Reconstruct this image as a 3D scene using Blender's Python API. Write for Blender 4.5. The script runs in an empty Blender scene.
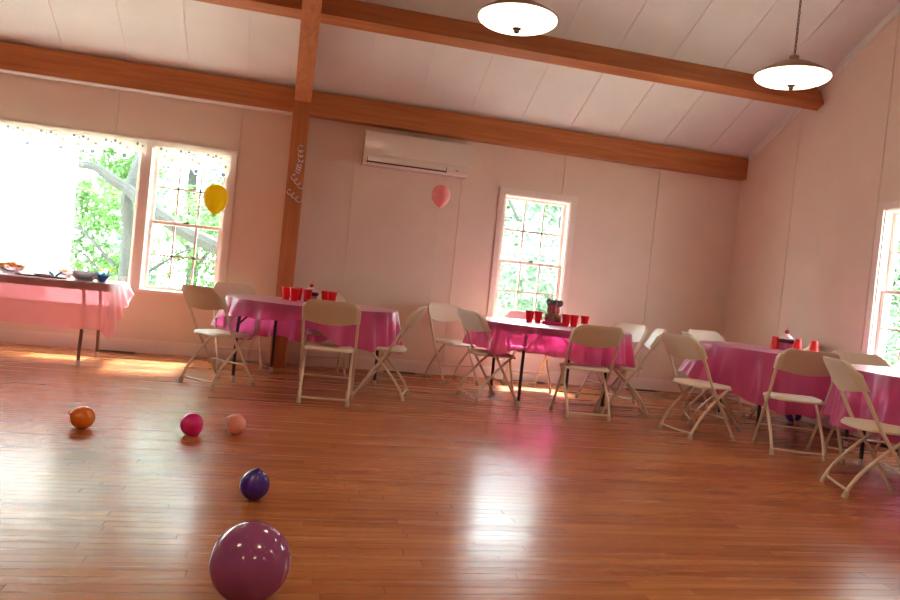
import bpy, bmesh, math, random
from mathutils import Vector, Matrix
random.seed(7)
S = bpy.context.scene
COL = S.collection
PI = math.pi

# ------------------------------------------------------------------ camera, world, sun, exposure
def rad(a): return math.radians(a)
YAW, PITCH, ROLL, CAMH = rad(12.81), rad(-1.192), rad(5.821), 1.034
fw = Vector((math.sin(YAW)*math.cos(PITCH), math.cos(YAW)*math.cos(PITCH), math.sin(PITCH)))
rt = Vector((math.cos(YAW), -math.sin(YAW), 0)); up = rt.cross(fw)
r2 = math.cos(ROLL)*rt + math.sin(ROLL)*up; u2 = -math.sin(ROLL)*rt + math.cos(ROLL)*up
cd = bpy.data.cameras.new('camera'); cam = bpy.data.objects.new('camera', cd); COL.objects.link(cam)
cd.sensor_width = 36; cd.lens = 726/900*36; cd.clip_end = 200
M3 = Matrix((r2, u2, -fw)).transposed()
cam.matrix_world = Matrix.Translation((0, 0, CAMH)) @ M3.to_4x4()
S.camera = cam

W = bpy.data.worlds.new('world'); S.world = W; W.use_nodes = True
bg = W.node_tree.nodes['Background']; bg.inputs[0].default_value = (0.80, 0.94, 1.0, 1); bg.inputs[1].default_value = 5.0
sd = bpy.data.lights.new('sun', 'SUN'); sd.energy = 12; sd.angle = rad(6); sd.color = (1, .95, .85)
sun = bpy.data.objects.new('sun', sd); COL.objects.link(sun)
sun.rotation_euler = Vector((-0.12, -1.0, -1.22)).to_track_quat('-Z', 'Y').to_euler()   # high sun on the garden side, behind the trees

S.view_settings.view_transform = 'Standard'; S.view_settings.look = 'None'
S.view_settings.exposure = 2.34; S.view_settings.gamma = 1.0; S.view_settings.use_curve_mapping = False
S.cycles.use_denoising = True
S.cycles.max_bounces = 10; S.cycles.diffuse_bounces = 5; S.cycles.transparent_max_bounces = 16
S.cycles.sample_clamp_indirect = 6

# room numbers
D, R, L, F0 = 8.08, 5.375, -5.6, -3.6          # back wall, right wall, left wall, wall behind the camera
EAVE, SL = 2.91, 0.53
RIDGE = (D + F0)/2
def zc(y): return EAVE + SL*(D-y) if y > RIDGE else EAVE + SL*(y-F0)
def portal(w, h, loc, rot):
    a = bpy.data.lights.new('window_daylight', 'AREA'); a.shape = 'RECTANGLE'; a.size = w; a.size_y = h
    a.cycles.is_portal = True
    o = bpy.data.objects.new('window_daylight', a); COL.objects.link(o); o.location = loc; o.rotation_euler = rot
portal(4.4, 1.6, (-2.85, D+.14, 1.42), (rad(-90), 0, 0))
portal(.9, 1.6, (2.76, D+.14, 1.42), (rad(-90), 0, 0))
portal(.9, 1.6, (R+.14, 5.35, 1.42), (rad(-90), 0, rad(-90)))

# ------------------------------------------------------------------ materials
def mat(name, col, rough=.5, metal=0, spec=.5, emit=None, es=0, alpha=None, trans=0, coat=0):
    m = bpy.data.materials.new(name); m.use_nodes = True
    b = m.node_tree.nodes['Principled BSDF']
    b.inputs['Base Color'].default_value = (*col, 1); b.inputs['Roughness'].default_value = rough
    b.inputs['Metallic'].default_value = metal; b.inputs['Specular IOR Level'].default_value = spec
    if emit: b.inputs['Emission Color'].default_value = (*emit, 1); b.inputs['Emission Strength'].default_value = es
    b.inputs['Transmission Weight'].default_value = trans; b.inputs['Coat Weight'].default_value = coat
    return m
def noisy(m, scale=8, amt=.08, bump=0, bscale=60, stretch=(1, 1, 1)):
    nt = m.node_tree; b = nt.nodes['Principled BSDF']; c = list(b.inputs['Base Color'].default_value)
    tc = nt.nodes.new('ShaderNodeTexCoord'); mp = nt.nodes.new('ShaderNodeMapping'); mp.inputs['Scale'].default_value = stretch
    nt.links.new(tc.outputs['Object'], mp.inputs[0])
    n = nt.nodes.new('ShaderNodeTexNoise'); n.inputs['Scale'].default_value = scale; n.inputs['Detail'].default_value = 6
    nt.links.new(mp.outputs[0], n.inputs['Vector'])
    r = nt.nodes.new('ShaderNodeValToRGB'); r.color_ramp.elements[0].position = .3; r.color_ramp.elements[1].position = .7
    r.color_ramp.elements[0].color = [x*(1-amt) for x in c[:3]]+[1]; r.color_ramp.elements[1].color = [min(1, x*(1+amt)) for x in c[:3]]+[1]
    nt.links.new(n.outputs[0], r.inputs[0]); nt.links.new(r.outputs[0], b.inputs['Base Color'])
    if bump:
        n2 = nt.nodes.new('ShaderNodeTexNoise'); n2.inputs['Scale'].default_value = bscale
        nt.links.new(mp.outputs[0], n2.inputs['Vector'])
        bp = nt.nodes.new('ShaderNodeBump'); bp.inputs['Strength'].default_value = bump; bp.inputs['Distance'].default_value = .01
        nt.links.new(n2.outputs[0], bp.inputs['Height']); nt.links.new(bp.outputs[0], b.inputs['Normal'])
    return m
m_wall = noisy(mat('wall_paint', (.85, .69, .59), .55), 3, .03, .05, 200)
m_trimw = noisy(mat('window_paint', (.90, .78, .72), .4), 5, .03)
m_ceil = noisy(mat('ceiling_panel', (.84, .83, .82), .6), 3, .03, .05, 200)
m_dark = mat('dark_gap', (.05, .04, .035), .8)
def wood_beam(name, c1, c2, axis):
    m = mat(name, c1, .5); nt = m.node_tree; b = nt.nodes['Principled BSDF']
    tc = nt.nodes.new('ShaderNodeTexCoord'); mp = nt.nodes.new('ShaderNodeMapping')
    s = [22, 22, 22]; s[axis] = 1.2; mp.inputs['Scale'].default_value = s
    n = nt.nodes.new('ShaderNodeTexNoise'); n.inputs['Scale'].default_value = 1; n.inputs['Detail'].default_value = 8; n.inputs['Distortion'].default_value = .6
    r = nt.nodes.new('ShaderNodeValToRGB'); r.color_ramp.elements[0].position = .3; r.color_ramp.elements[1].position = .75
    r.color_ramp.elements[0].color = (*c1, 1); r.color_ramp.elements[1].color = (*c2, 1)
    nt.links.new(tc.outputs['Object'], mp.inputs[0]); nt.links.new(mp.outputs[0], n.inputs['Vector']); nt.links.new(n.outputs[0], r.inputs[0])
    v = nt.nodes.new('ShaderNodeTexVoronoi'); v.inputs['Scale'].default_value = 1.6; nt.links.new(tc.outputs['Object'], v.inputs['Vector'])
    kr = nt.nodes.new('ShaderNodeValToRGB'); kr.color_ramp.elements[0].position = .03; kr.color_ramp.elements[1].position = .06
    kr.color_ramp.elements[0].color = (.25, .15, .1, 1); kr.color_ramp.elements[1].color = (1, 1, 1, 1)
    nt.links.new(v.outputs['Distance'], kr.inputs[0])
    mx = nt.nodes.new('ShaderNodeMix'); mx.data_type = 'RGBA'; mx.blend_type = 'MULTIPLY'; mx.inputs[0].default_value = 1
    nt.links.new(r.outputs[0], mx.inputs[6]); nt.links.new(kr.outputs[0], mx.inputs[7]); nt.links.new(mx.outputs[2], b.inputs['Base Color'])
    return m
BC1, BC2 = (.44, .135, .042), (.60, .23, .08)
m_beam = [wood_beam('beam_wood_%s' % 'xyz'[i], BC1, BC2, i) for i in range(3)]

def floor_mat():
    m = mat('oak_strip_floor', (.4, .15, .06), .2); nt = m.node_tree; b = nt.nodes['Principled BSDF']; N = nt.nodes.new; K = nt.links.new
    tc = N('ShaderNodeTexCoord')
    br = N('ShaderNodeTexBrick'); br.offset = 0; br.offset_frequency = 2
    br.inputs['Scale'].default_value = 1; br.inputs['Brick Width'].default_value = 1.15; br.inputs['Row Height'].default_value = .057
    br.inputs['Mortar Size'].default_value = .0011; br.inputs['Mortar Smooth'].default_value = .3
    br.inputs['Color1'].default_value = (0, 0, 0, 1); br.inputs['Color2'].default_value = (1, 1, 1, 1); br.inputs['Mortar'].default_value = (.5, .5, .5, 1)
    sx = N('ShaderNodeSeparateXYZ'); K(tc.outputs['Object'], sx.inputs[0])
    ya = N('ShaderNodeMath'); ya.operation = 'ADD'; ya.inputs[1].default_value = 57.0; K(sx.outputs[1], ya.inputs[0])
    rw = N('ShaderNodeMath'); rw.operation = 'DIVIDE'; rw.inputs[1].default_value = .057; K(ya.outputs[0], rw.inputs[0])
    fl = N('ShaderNodeMath'); fl.operation = 'FLOOR'; K(rw.outputs[0], fl.inputs[0])
    wn = N('ShaderNodeTexWhiteNoise'); wn.noise_dimensions = '1D'; K(fl.outputs[0], wn.inputs['W'])
    xa = N('ShaderNodeMath'); xa.operation = 'MULTIPLY_ADD'; xa.inputs[1].default_value = 3.7; K(wn.outputs['Value'], xa.inputs[0])
    xb = N('ShaderNodeMath'); xb.operation = 'ADD'; xb.inputs[1].default_value = 60; K(sx.outputs[0], xb.inputs[0]); K(xb.outputs[0], xa.inputs[2])
    cx = N('ShaderNodeCombineXYZ'); K(xa.outputs[0], cx.inputs[0]); K(ya.outputs[0], cx.inputs[1]); K(cx.outputs[0], br.inputs['Vector'])
    mp = N('ShaderNodeMapping'); mp.inputs['Scale'].default_value = (1.6, 38, 1); K(tc.outputs['Object'], mp.inputs[0])
    n = N('ShaderNodeTexNoise'); n.inputs['Scale'].default_value = 1; n.inputs['Detail'].default_value = 9; n.inputs['Distortion'].default_value = .8; K(mp.outputs[0], n.inputs['Vector'])
    a = N('ShaderNodeMath'); a.operation = 'MULTIPLY_ADD'; a.inputs[1].default_value = .34; K(br.outputs['Color'], a.inputs[0])
    a2 = N('ShaderNodeMath'); a2.operation = 'MULTIPLY'; a2.inputs[1].default_value = .75; K(n.outputs[0], a2.inputs[0]); K(a2.outputs[0], a.inputs[2])
    r = N('ShaderNodeValToRGB'); e = r.color_ramp.elements
    e[0].position = .22; e[0].color = (.27, .078, .022, 1); e[1].position = .85; e[1].color = (.56, .215, .066, 1)
    x = e.new(.5); x.color = (.42, .138, .040, 1)
    K(a.outputs[0], r.inputs[0])
    mx = N('ShaderNodeMix'); mx.data_type = 'RGBA'; K(br.outputs['Fac'], mx.inputs[0]); K(r.outputs[0], mx.inputs[6]); mx.inputs[7].default_value = (.08, .02, .008, 1)
    K(mx.outputs[2], b.inputs['Base Color'])
    mp2 = N('ShaderNodeMapping'); mp2.inputs['Scale'].default_value = (.5, 17.5, 1); K(tc.outputs['Object'], mp2.inputs[0])
    n2 = N('ShaderNodeTexNoise'); n2.inputs['Scale'].default_value = 1; n2.inputs['Detail'].default_value = 3; K(mp2.outputs[0], n2.inputs['Vector'])
    mr = N('ShaderNodeMapRange'); mr.inputs[3].default_value = .17; mr.inputs[4].default_value = .34; K(n2.outputs[0], mr.inputs[0]); K(mr.outputs[0], b.inputs['Roughness'])
    s1 = N('ShaderNodeMath'); s1.operation = 'MULTIPLY_ADD'; s1.inputs[1].default_value = -.6; K(br.outputs['Fac'], s1.inputs[0]); K(n2.outputs[0], s1.inputs[2])
    bp = N('ShaderNodeBump'); bp.inputs['Strength'].default_value = .35; bp.inputs['Distance'].default_value = .0035; K(s1.outputs[0], bp.inputs['Height']); K(bp.outputs[0], b.inputs['Normal'])
    b.inputs['Specular IOR Level'].default_value = .36; b.inputs['Coat Weight'].default_value = .06; b.inputs['Coat Roughness'].default_value = .12
    return m
m_floor = floor_mat()

def film(name, col, transp=.2, transl=.45, rough=.35, gloss=.08):  # thin see-through plastic
    m = bpy.data.materials.new(name); m.use_nodes = True; nt = m.node_tree; nt.nodes.clear(); N = nt.nodes.new; K = nt.links.new
    out = N('ShaderNodeOutputMaterial'); d = N('ShaderNodeBsdfDiffuse'); t = N('ShaderNodeBsdfTranslucent'); p = N('ShaderNodeBsdfTransparent'); g = N('ShaderNodeBsdfGlossy')
    d.inputs[0].default_value = (*col, 1); t.inputs[0].default_value = (*col, 1)
    p.inputs[0].default_value = (*[c**.6 for c in col], 1); g.inputs['Roughness'].default_value = rough; g.inputs[0].default_value = (1, 1, 1, 1)
    tc = N('ShaderNodeTexCoord'); n = N('ShaderNodeTexNoise'); n.inputs['Scale'].default_value = 9; n.inputs['Detail'].default_value = 4; K(tc.outputs['Object'], n.inputs['Vector'])
    bp = N('ShaderNodeBump'); bp.inputs['Strength'].default_value = .35; bp.inputs['Distance'].default_value = .02; K(n.outputs[0], bp.inputs['Height'])
    for q in (d, g): K(bp.outputs[0], q.inputs['Normal'])
    a = N('ShaderNodeMixShader'); a.inputs[0].default_value = transl; K(d.outputs[0], a.inputs[1]); K(t.outputs[0], a.inputs[2])
    b = N('ShaderNodeMixShader'); b.inputs[0].default_value = transp; K(a.outputs[0], b.inputs[1]); K(p.outputs[0], b.inputs[2])
    c = N('ShaderNodeMixShader'); K(b.outputs[0], c.inputs[1]); K(g.outputs[0], c.inputs[2])
    fr = N('ShaderNodeFresnel'); fr.inputs[0].default_value = 1.35; ml = N('ShaderNodeMath'); ml.operation = 'MULTIPLY_ADD'; ml.inputs[1].default_value = .8; ml.inputs[2].default_value = gloss
    K(fr.outputs[0], ml.inputs[0]); K(ml.outputs[0], c.inputs[0]); K(c.outputs[0], out.inputs[0])
    return m
m_cloth = film('pink_plastic_film', (.95, .14, .46), .27, .5, .3, .02)
m_cloth_backlit = film('pink_plastic_film_backlit', (.98, .52, .58), .25, .66, .3, .02)  # same pink film, window backlight painted in as a paler colour
m_shade = film('white_shade_cloth', (.93, .93, .95), .12, .6, .6, 0)
m_sheer = film('sheer_lace', (.92, .9, .88), .6, .5, .6, 0)

def glass_mat():
    m = bpy.data.materials.new('window_glass'); m.use_nodes = True; nt = m.node_tree; nt.nodes.clear(); N = nt.nodes.new; K = nt.links.new
    out = N('ShaderNodeOutputMaterial'); p = N('ShaderNodeBsdfTransparent'); g = N('ShaderNodeBsdfGlossy'); g.inputs['Roughness'].default_value = .02
    c = N('ShaderNodeMixShader'); c.inputs[0].default_value = .06; K(p.outputs[0], c.inputs[1]); K(g.outputs[0], c.inputs[2]); K(c.outputs[0], out.inputs[0]); return m
m_glass = glass_mat()
m_chair = noisy(mat('chair_plastic', (.74, .64, .52), .42), 20, .02)
m_tube = mat('chair_enamelled_tube', (.74, .62, .49), .3)
m_foot = noisy(mat('foot_rubber', (.55, .46, .36), .7), 20, .1)
m_black = noisy(mat('black_steel', (.02, .022, .03), .4), 20, .1)
m_cap = mat('grey_cap', (.62, .58, .55), .5)
m_top = noisy(mat('table_laminate', (.33, .22, .17), .5), 12, .1)
m_cup = noisy(mat('red_cup_plastic', (.80, .012, .018), .28), 10, .03)
m_cupin = mat('cup_inside', (.85, .8, .78), .4)
m_ac = noisy(mat('ac_plastic', (.84, .74, .68), .08), 6, .02)
m_fix = mat('aged_bronze', (.18, .12, .08), .4, .8)
def leafm(name, col):
    m = bpy.data.materials.new(name); m.use_nodes = True; nt = m.node_tree; nt.nodes.clear(); N = nt.nodes.new; K = nt.links.new
    out = N('ShaderNodeOutputMaterial'); d = N('ShaderNodeBsdfDiffuse'); t = N('ShaderNodeBsdfTranslucent'); a = N('ShaderNodeMixShader'); a.inputs[0].default_value = .5
    tc = N('ShaderNodeTexCoord'); n = N('ShaderNodeTexNoise'); n.inputs['Scale'].default_value = 1.3; K(tc.outputs['Object'], n.inputs['Vector'])
    r = N('ShaderNodeValToRGB'); r.color_ramp.elements[0].position = .35; r.color_ramp.elements[1].position = .65
    r.color_ramp.elements[0].color = (*[c*.7 for c in col], 1); r.color_ramp.elements[1].color = (*[min(1, c*1.3) for c in col], 1); K(n.outputs[0], r.inputs[0])
    K(r.outputs[0], d.inputs[0]); K(r.outputs[0], t.inputs[0]); K(d.outputs[0], a.inputs[1]); K(t.outputs[0], a.inputs[2]); K(a.outputs[0], out.inputs[0]); return m
m_leaf = [leafm('leaf_bright', (.13, .25, .09)), leafm('leaf_mid', (.17, .28, .18)), leafm('leaf_pale', (.24, .34, .26))]
m_bark = noisy(mat('bark', (.03, .034, .03), .9), 12, .25, .6, 20, (1, 1, .3))
m_grass = noisy(mat('pale_bounce_lawn', (.55, .55, .42), .9), 4, .25)  # unseen ground, colour lightened so sunlight bounces up onto the ceiling

# ------------------------------------------------------------------ mesh helpers
def new_obj(name, bm, m, parent=None, smooth=True, mats=None):
    me = bpy.data.meshes.new(name); bm.normal_update(); bm.to_mesh(me); bm.free()
    for x in (mats or [m]): me.materials.append(x)
    if smooth:
        for p in me.polygons: p.use_smooth = True
        try: me.set_sharp_from_angle(angle=rad(38))
        except Exception: pass
    o = bpy.data.objects.new(name, me); COL.objects.link(o)
    if parent: o.parent = parent
    return o
def tag(o, label=None, cat=None, group=None, kind=None):
    if label: o['label'] = label
    if cat: o['category'] = cat
    if group: o['group'] = group
    if kind: o['kind'] = kind
    return o
def empty(name, loc, rz=0):
    o = bpy.data.objects.new(name, None); COL.objects.link(o); o.location = loc; o.rotation_euler = (0, 0, rz); o.empty_display_size = .1
    return o
def box(bm, c, s, rot=None, mi=0, bev=0):
    r = bmesh.ops.create_cube(bm, size=1)
    M = Matrix.Translation(c) @ (rot.to_4x4() if rot else Matrix()) @ Matrix.Diagonal((*s, 1))
    bmesh.ops.transform(bm, matrix=M, verts=r['verts'])
    fs = set(f for v in r['verts'] for f in v.link_faces)
    for f in fs: f.material_index = mi
    if bev:
        es = list(set(e for v in r['verts'] for e in v.link_edges))
        bmesh.ops.bevel(bm, geom=es, offset=bev, segments=2, affect='EDGES')
def box2(bm, a, b, mi=0, bev=0):
    a = Vector(a); b = Vector(b); box(bm, (a+b)/2, [abs(x) for x in (b-a)], mi=mi, bev=bev)
def catmull(pts, n=6):
    P = [Vector(p) for p in pts]; P = [P[0]*2-P[1]]+P+[P[-1]*2-P[-2]]; out = []
    for i in range(1, len(P)-2):
        for k in range(n):
            t = k/n; a, b, c, d = P[i-1:i+3]
            out.append(.5*((2*b)+(c-a)*t+(2*a-5*b+4*c-d)*t*t+(3*b-a-3*c+d)*t**3))
    out.append(P[-2]); return out
def tube(bm, pts, r, seg=8, mi=0, cap=True):
    P = [Vector(p) for p in pts]; rs = r if isinstance(r, (list, tuple)) else [r]*len(P)
    rings = []; t0 = (P[1]-P[0]).normalized(); n = t0.orthogonal().normalized()
    for i, p in enumerate(P):
        t = (P[min(i+1, len(P)-1)]-P[max(i-1, 0)]).normalized()
        n = (n-t*n.dot(t)).normalized(); b = t.cross(n)
        rings.append([bm.verts.new(p+(n*math.cos(2*PI*k/seg)+b*math.sin(2*PI*k/seg))*rs[i]) for k in range(seg)])
    for a, b in zip(rings, rings[1:]):
        for k in range(seg):
            bm.faces.new((a[k], a[(k+1) % seg], b[(k+1) % seg], b[k])).material_index = mi
    if cap:
        bm.faces.new(rings[0][::-1]).material_index = mi; bm.faces.new(rings[-1]).material_index = mi
def lathe(bm, prof, seg=32, c=(0, 0, 0), mi=0, wob=None, M=None):
    rings = []
    for j, (r, z) in enumerate(prof):
        if r < 1e-6:
            rings.append([bm.verts.new((c[0], c[1], c[2]+z))]); continue
        rings.append([bm.verts.new((c[0]+(r+(wob(j, k) if wob else 0))*math.cos(2*PI*k/seg), c[1]+(r+(wob(j, k) if wob else 0))*math.sin(2*PI*k/seg), c[2]+z)) for k in range(seg)])
    for a, b in zip(rings, rings[1:]):
        for k in range(seg):
            k2 = (k+1) % seg
            if len(a) == 1 and len(b) == 1: continue
            if len(a) == 1: f = bm.faces.new((a[0], b[k], b[k2]))
            elif len(b) == 1: f = bm.faces.new((a[k], b[0], a[k2]))
            else: f = bm.faces.new((a[k], b[k], b[k2], a[k2]))
            f.material_index = mi
    if M is not None: bmesh.ops.transform(bm, matrix=M, verts=[v for rr in rings for v in rr])
def copy_tree(o, parent=None):
    c = o.copy(); COL.objects.link(c)
    if parent: c.parent = parent
    for ch in list(KIDS.get(o.name, [])): 
        d = copy_tree(ch, c)
    return c
KIDS = {}
def index_kids():
    KIDS.clear()
    for o in COL.objects:
        if o.parent: KIDS.setdefault(o.parent.name, []).append(o)

# ------------------------------------------------------------------ room shell
bm = bmesh.new(); box2(bm, (L-.2, F0-.2, -.15), (R+.2, D+.2, 0)); tag(new_obj('floor', bm, m_floor, smooth=False), kind='structure')

def clip_rects(x0, x1, z0, z1, holes):
    """split a rectangle around holes -> list of rectangles"""
    out = [(x0, x1, z0, z1)]
    for hx0, hx1, hz0, hz1 in holes:
        nxt = []
        for a, b, c, d in out:
            if hx1 <= a or hx0 >= b or hz1 <= c or hz0 >= d: nxt.append((a, b, c, d)); continue
            if a < hx0: nxt.append((a, hx0, c, d))
            if hx1 < b: nxt.append((hx1, b, c, d))
            m0, m1 = max(a, hx0), min(b, hx1)
            if c < hz0: nxt.append((m0, m1, c, hz0))
            if hz1 < d: nxt.append((m0, m1, hz1, d))
        out = nxt
    return out
Z0, Z1 = .66, 2.14                     # rough openings
W1 = (-5.02, -.70, Z0, Z1); W2 = (2.36, 3.17, Z0, Z1); W3 = (4.93, 5.76, Z0, Z1)
# back wall: boards with narrow gaps in front of a backing
bm = bmesh.new(); g0 = -.612; xs = [L]+[g0+1.22*i for i in range(-4, 6) if L < g0+1.22*i < R]+[R+.15]
for a, b in zip(xs, xs[1:]):
    for q in clip_rects(a+.0048, b-.0048, 0, EAVE+.1, [W1, W2]): box2(bm, (q[0], D, q[2]), (q[1], D+.012, q[3]))
for q in clip_rects(L-.15, R+.15, -.1, EAVE+.1, [W1, W2]): box2(bm, (q[0], D+.012, q[2]), (q[1], D+.16, q[3]), mi=0)
tag(new_obj('wall_back', bm, m_wall, smooth=False), kind='structure')
# right wall (gable): sloped tops
def gable(name, x, sgn, holes, grooves):
    bm = bmesh.new(); ys = sorted([F0, RIDGE, D]+grooves)
    def prism(y0, y1, z0, z1, xa, xb, top):
        zt = lambda y: (zc(y)+.06) if top else z1
        v = [bm.verts.new((xx, yy, zz)) for xx in (xa, xb) for yy, zz in ((y0, z0), (y1, z0), (y1, zt(y1)), (y0, zt(y0)))]
        for f in ((0, 1, 2, 3), (7, 6, 5, 4), (0, 4, 5, 1), (1, 5, 6, 2), (2, 6, 7, 3), (3, 7, 4, 0)): bm.faces.new([v[i] for i in f])
    for a, b in zip(ys, ys[1:]):
        ga = .0048 if a in grooves else 0; gb = .0048 if b in grooves else 0
        for q in clip_rects(a+ga, b-gb, 0, 2.5, holes): prism(q[0], q[1], q[2], q[3], x, x+sgn*.012, False)
        prism(a+ga, b-gb, 2.5, 3, x, x+sgn*.012, True)
    for a, b in ((F0-.16, RIDGE), (RIDGE, D+.16)):
        for q in clip_rects(a, b, -.1, 2.5, holes): prism(q[0], q[1], q[2], q[3], x+sgn*.012, x+sgn*.16, False)
        prism(a, b, 2.5, 3, x+sgn*.012, x+sgn*.16, True)
    bmesh.ops.recalc_face_normals(bm, faces=bm.faces)
    return tag(new_obj(name, bm, m_wall, smooth=False), kind='structure')
gable('wall_right', R, 1, [W3], [D-1.0-1.22*i for i in range(9) if D-1.0-1.22*i > F0])
gable('wall_left', L, -1, [], [D-1.0-1.22*i for i in range(9) if D-1.0-1.22*i > F0])
bm = bmesh.new(); box2(bm, (L-.15, F0-.16, -.1), (R+.15, F0, EAVE+.1)); tag(new_obj('wall_front', bm, m_wall, smooth=False), kind='structure')
# ceiling: two slopes of panels with gaps, backing above
bm = bmesh.new(); gx = [L-.1]+[-2.36+.597*i for i in range(-5, 13) if L < -2.36+.597*i < R]+[R+.1]
def slab(xa, xb, ya, yb, off, th):
    v = [bm.verts.new((xx, yy, zc(yy)+dz)) for xx in (xa, xb) for yy, dz in ((ya, off), (yb, off), (yb, off+th), (ya, off+th))]
    for f in ((0, 1, 2, 3), (7, 6, 5, 4), (0, 4, 5, 1), (1, 5, 6, 2), (2, 6, 7, 3), (3, 7, 4, 0)): bm.faces.new([v[i] for i in f])
for ya, yb in ((RIDGE+1e-4, D+.1), (F0-.1, RIDGE)):
    for a, b in zip(gx, gx[1:]): slab(a+.0042, b-.0042, ya, yb, 0, .012)
    slab(L-.1, R+.1, ya, yb+(.6 if ya > 0 else 0), .0125, .15)  # backing runs on as an unseen eave, added to shade the window tops
bmesh.ops.recalc_face_normals(bm, faces=bm.faces)
tag(new_obj('ceiling', bm, m_ceil, smooth=False), kind='structure')
# baseboards
def bb(name, a, b, cap):
    bm = bmesh.new(); box2(bm, a, b); box2(bm, *cap); tag(new_obj(name, bm, m_trimw, smooth=False), kind='structure')
bb('baseboard_back', (L, D-.018, 0), (R, D, .125), ((L, D-.011, .125), (R, D, .14)))
bb('baseboard_right', (R-.018, F0, 0), (R, D-.018, .125), ((R-.011, F0, .125), (R, D-.018, .14)))
bb('baseboard_left', (L, F0, 0), (L+.018, D-.018, .125), ((L, F0, .125), (L+.011, D-.018, .14)))
# beams
alpha = math.atan(SL); cn, sn = math.cos(alpha), math.sin(alpha)
bm = bmesh.new(); box2(bm, (L, D-.136, 2.683), (R-.015, D, 2.945)); box2(bm, (L, D-.136, 2.671), (-.1, D-.02, 2.6825), mi=1)  # pale strip below the left part paints light on the beam's underside
tag(new_obj('trim_1', bm, None, smooth=False, mats=[m_beam[0], m_ceil]), kind='structure')
bm = bmesh.new(); rotx = Matrix.Rotation(-alpha, 3, 'X')
def purlin(name, y):
    bm = bmesh.new(); T = Vector(((L+R)/2, y, zc(y))); dn = Vector((0, -sn, -cn)); al = Vector((0, cn, -sn))
    box(bm, T+dn*.12+al*.057, (R-L-.01, .113, .245), rot=rotx)
    tag(new_obj(name, bm, m_beam[0], smooth=False), kind='structure')
purlin('trim_2', 6.85); purlin('trim_3', 5.56); purlin('trim_4', 4.3)
# post with its rafter
PX0, PX1 = -.092, .078
def post(name, x0, x1):
    bm = bmesh.new(); box2(bm, (x0, 7.775, 0), (x1, D-.0, 2.86))
    tag(new_obj(name, bm, m_beam[2], smooth=False), kind='structure')
def rafter(name, x0, x1):
    bm = bmesh.new()
    yy = [(7.775, .0), (RIDGE, .0)]
    a = [(7.775, zc(7.775)-.27), (RIDGE, zc(RIDGE)-.27), (RIDGE, zc(RIDGE)-.002), (D-.14, zc(D-.14)-.002), (D-.14, 2.86), (7.775, 2.86)]
    a = [(7.775, zc(7.775)-.30), (RIDGE, zc(RIDGE)-.30), (RIDGE, zc(RIDGE)-.002), (7.775, zc(7.775)-.002)]
    v = [bm.verts.new((x, y, z)) for x in (x0, x1) for y, z in a]; n = len(a)
    bm.faces.new(v[:n]); bm.faces.new(v[n:][::-1])
    for i in range(n): bm.faces.new((v[i], v[n+i], v[n+(i+1) % n], v[(i+1) % n]))
    bmesh.ops.recalc_face_normals(bm, faces=bm.faces)
    tag(new_obj(name, bm, m_beam[1], smooth=False), kind='structure')
post('trim_5', PX0, PX1); rafter('trim_6', PX0, PX1)
# sloping corner trim where the right wall meets the ceiling
bm = bmesh.new()
for ya, yb in ((RIDGE, D-.15), (F0, RIDGE)):
    v = [bm.verts.new((xx, yy, zc(yy)+dz)) for xx in (R-.03, R) for yy, dz in ((ya, -.075), (yb, -.075), (yb, 0), (ya, 0))]
    for f in ((0, 1, 2, 3), (7, 6, 5, 4), (0, 4, 5, 1), (1, 5, 6, 2), (2, 6, 7, 3), (3, 7, 4, 0)): bm.faces.new([v[i] for i in f])
bmesh.ops.recalc_face_normals(bm, faces=bm.faces); tag(new_obj('trim_7', bm, m_ceil, smooth=False), kind='structure')

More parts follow.
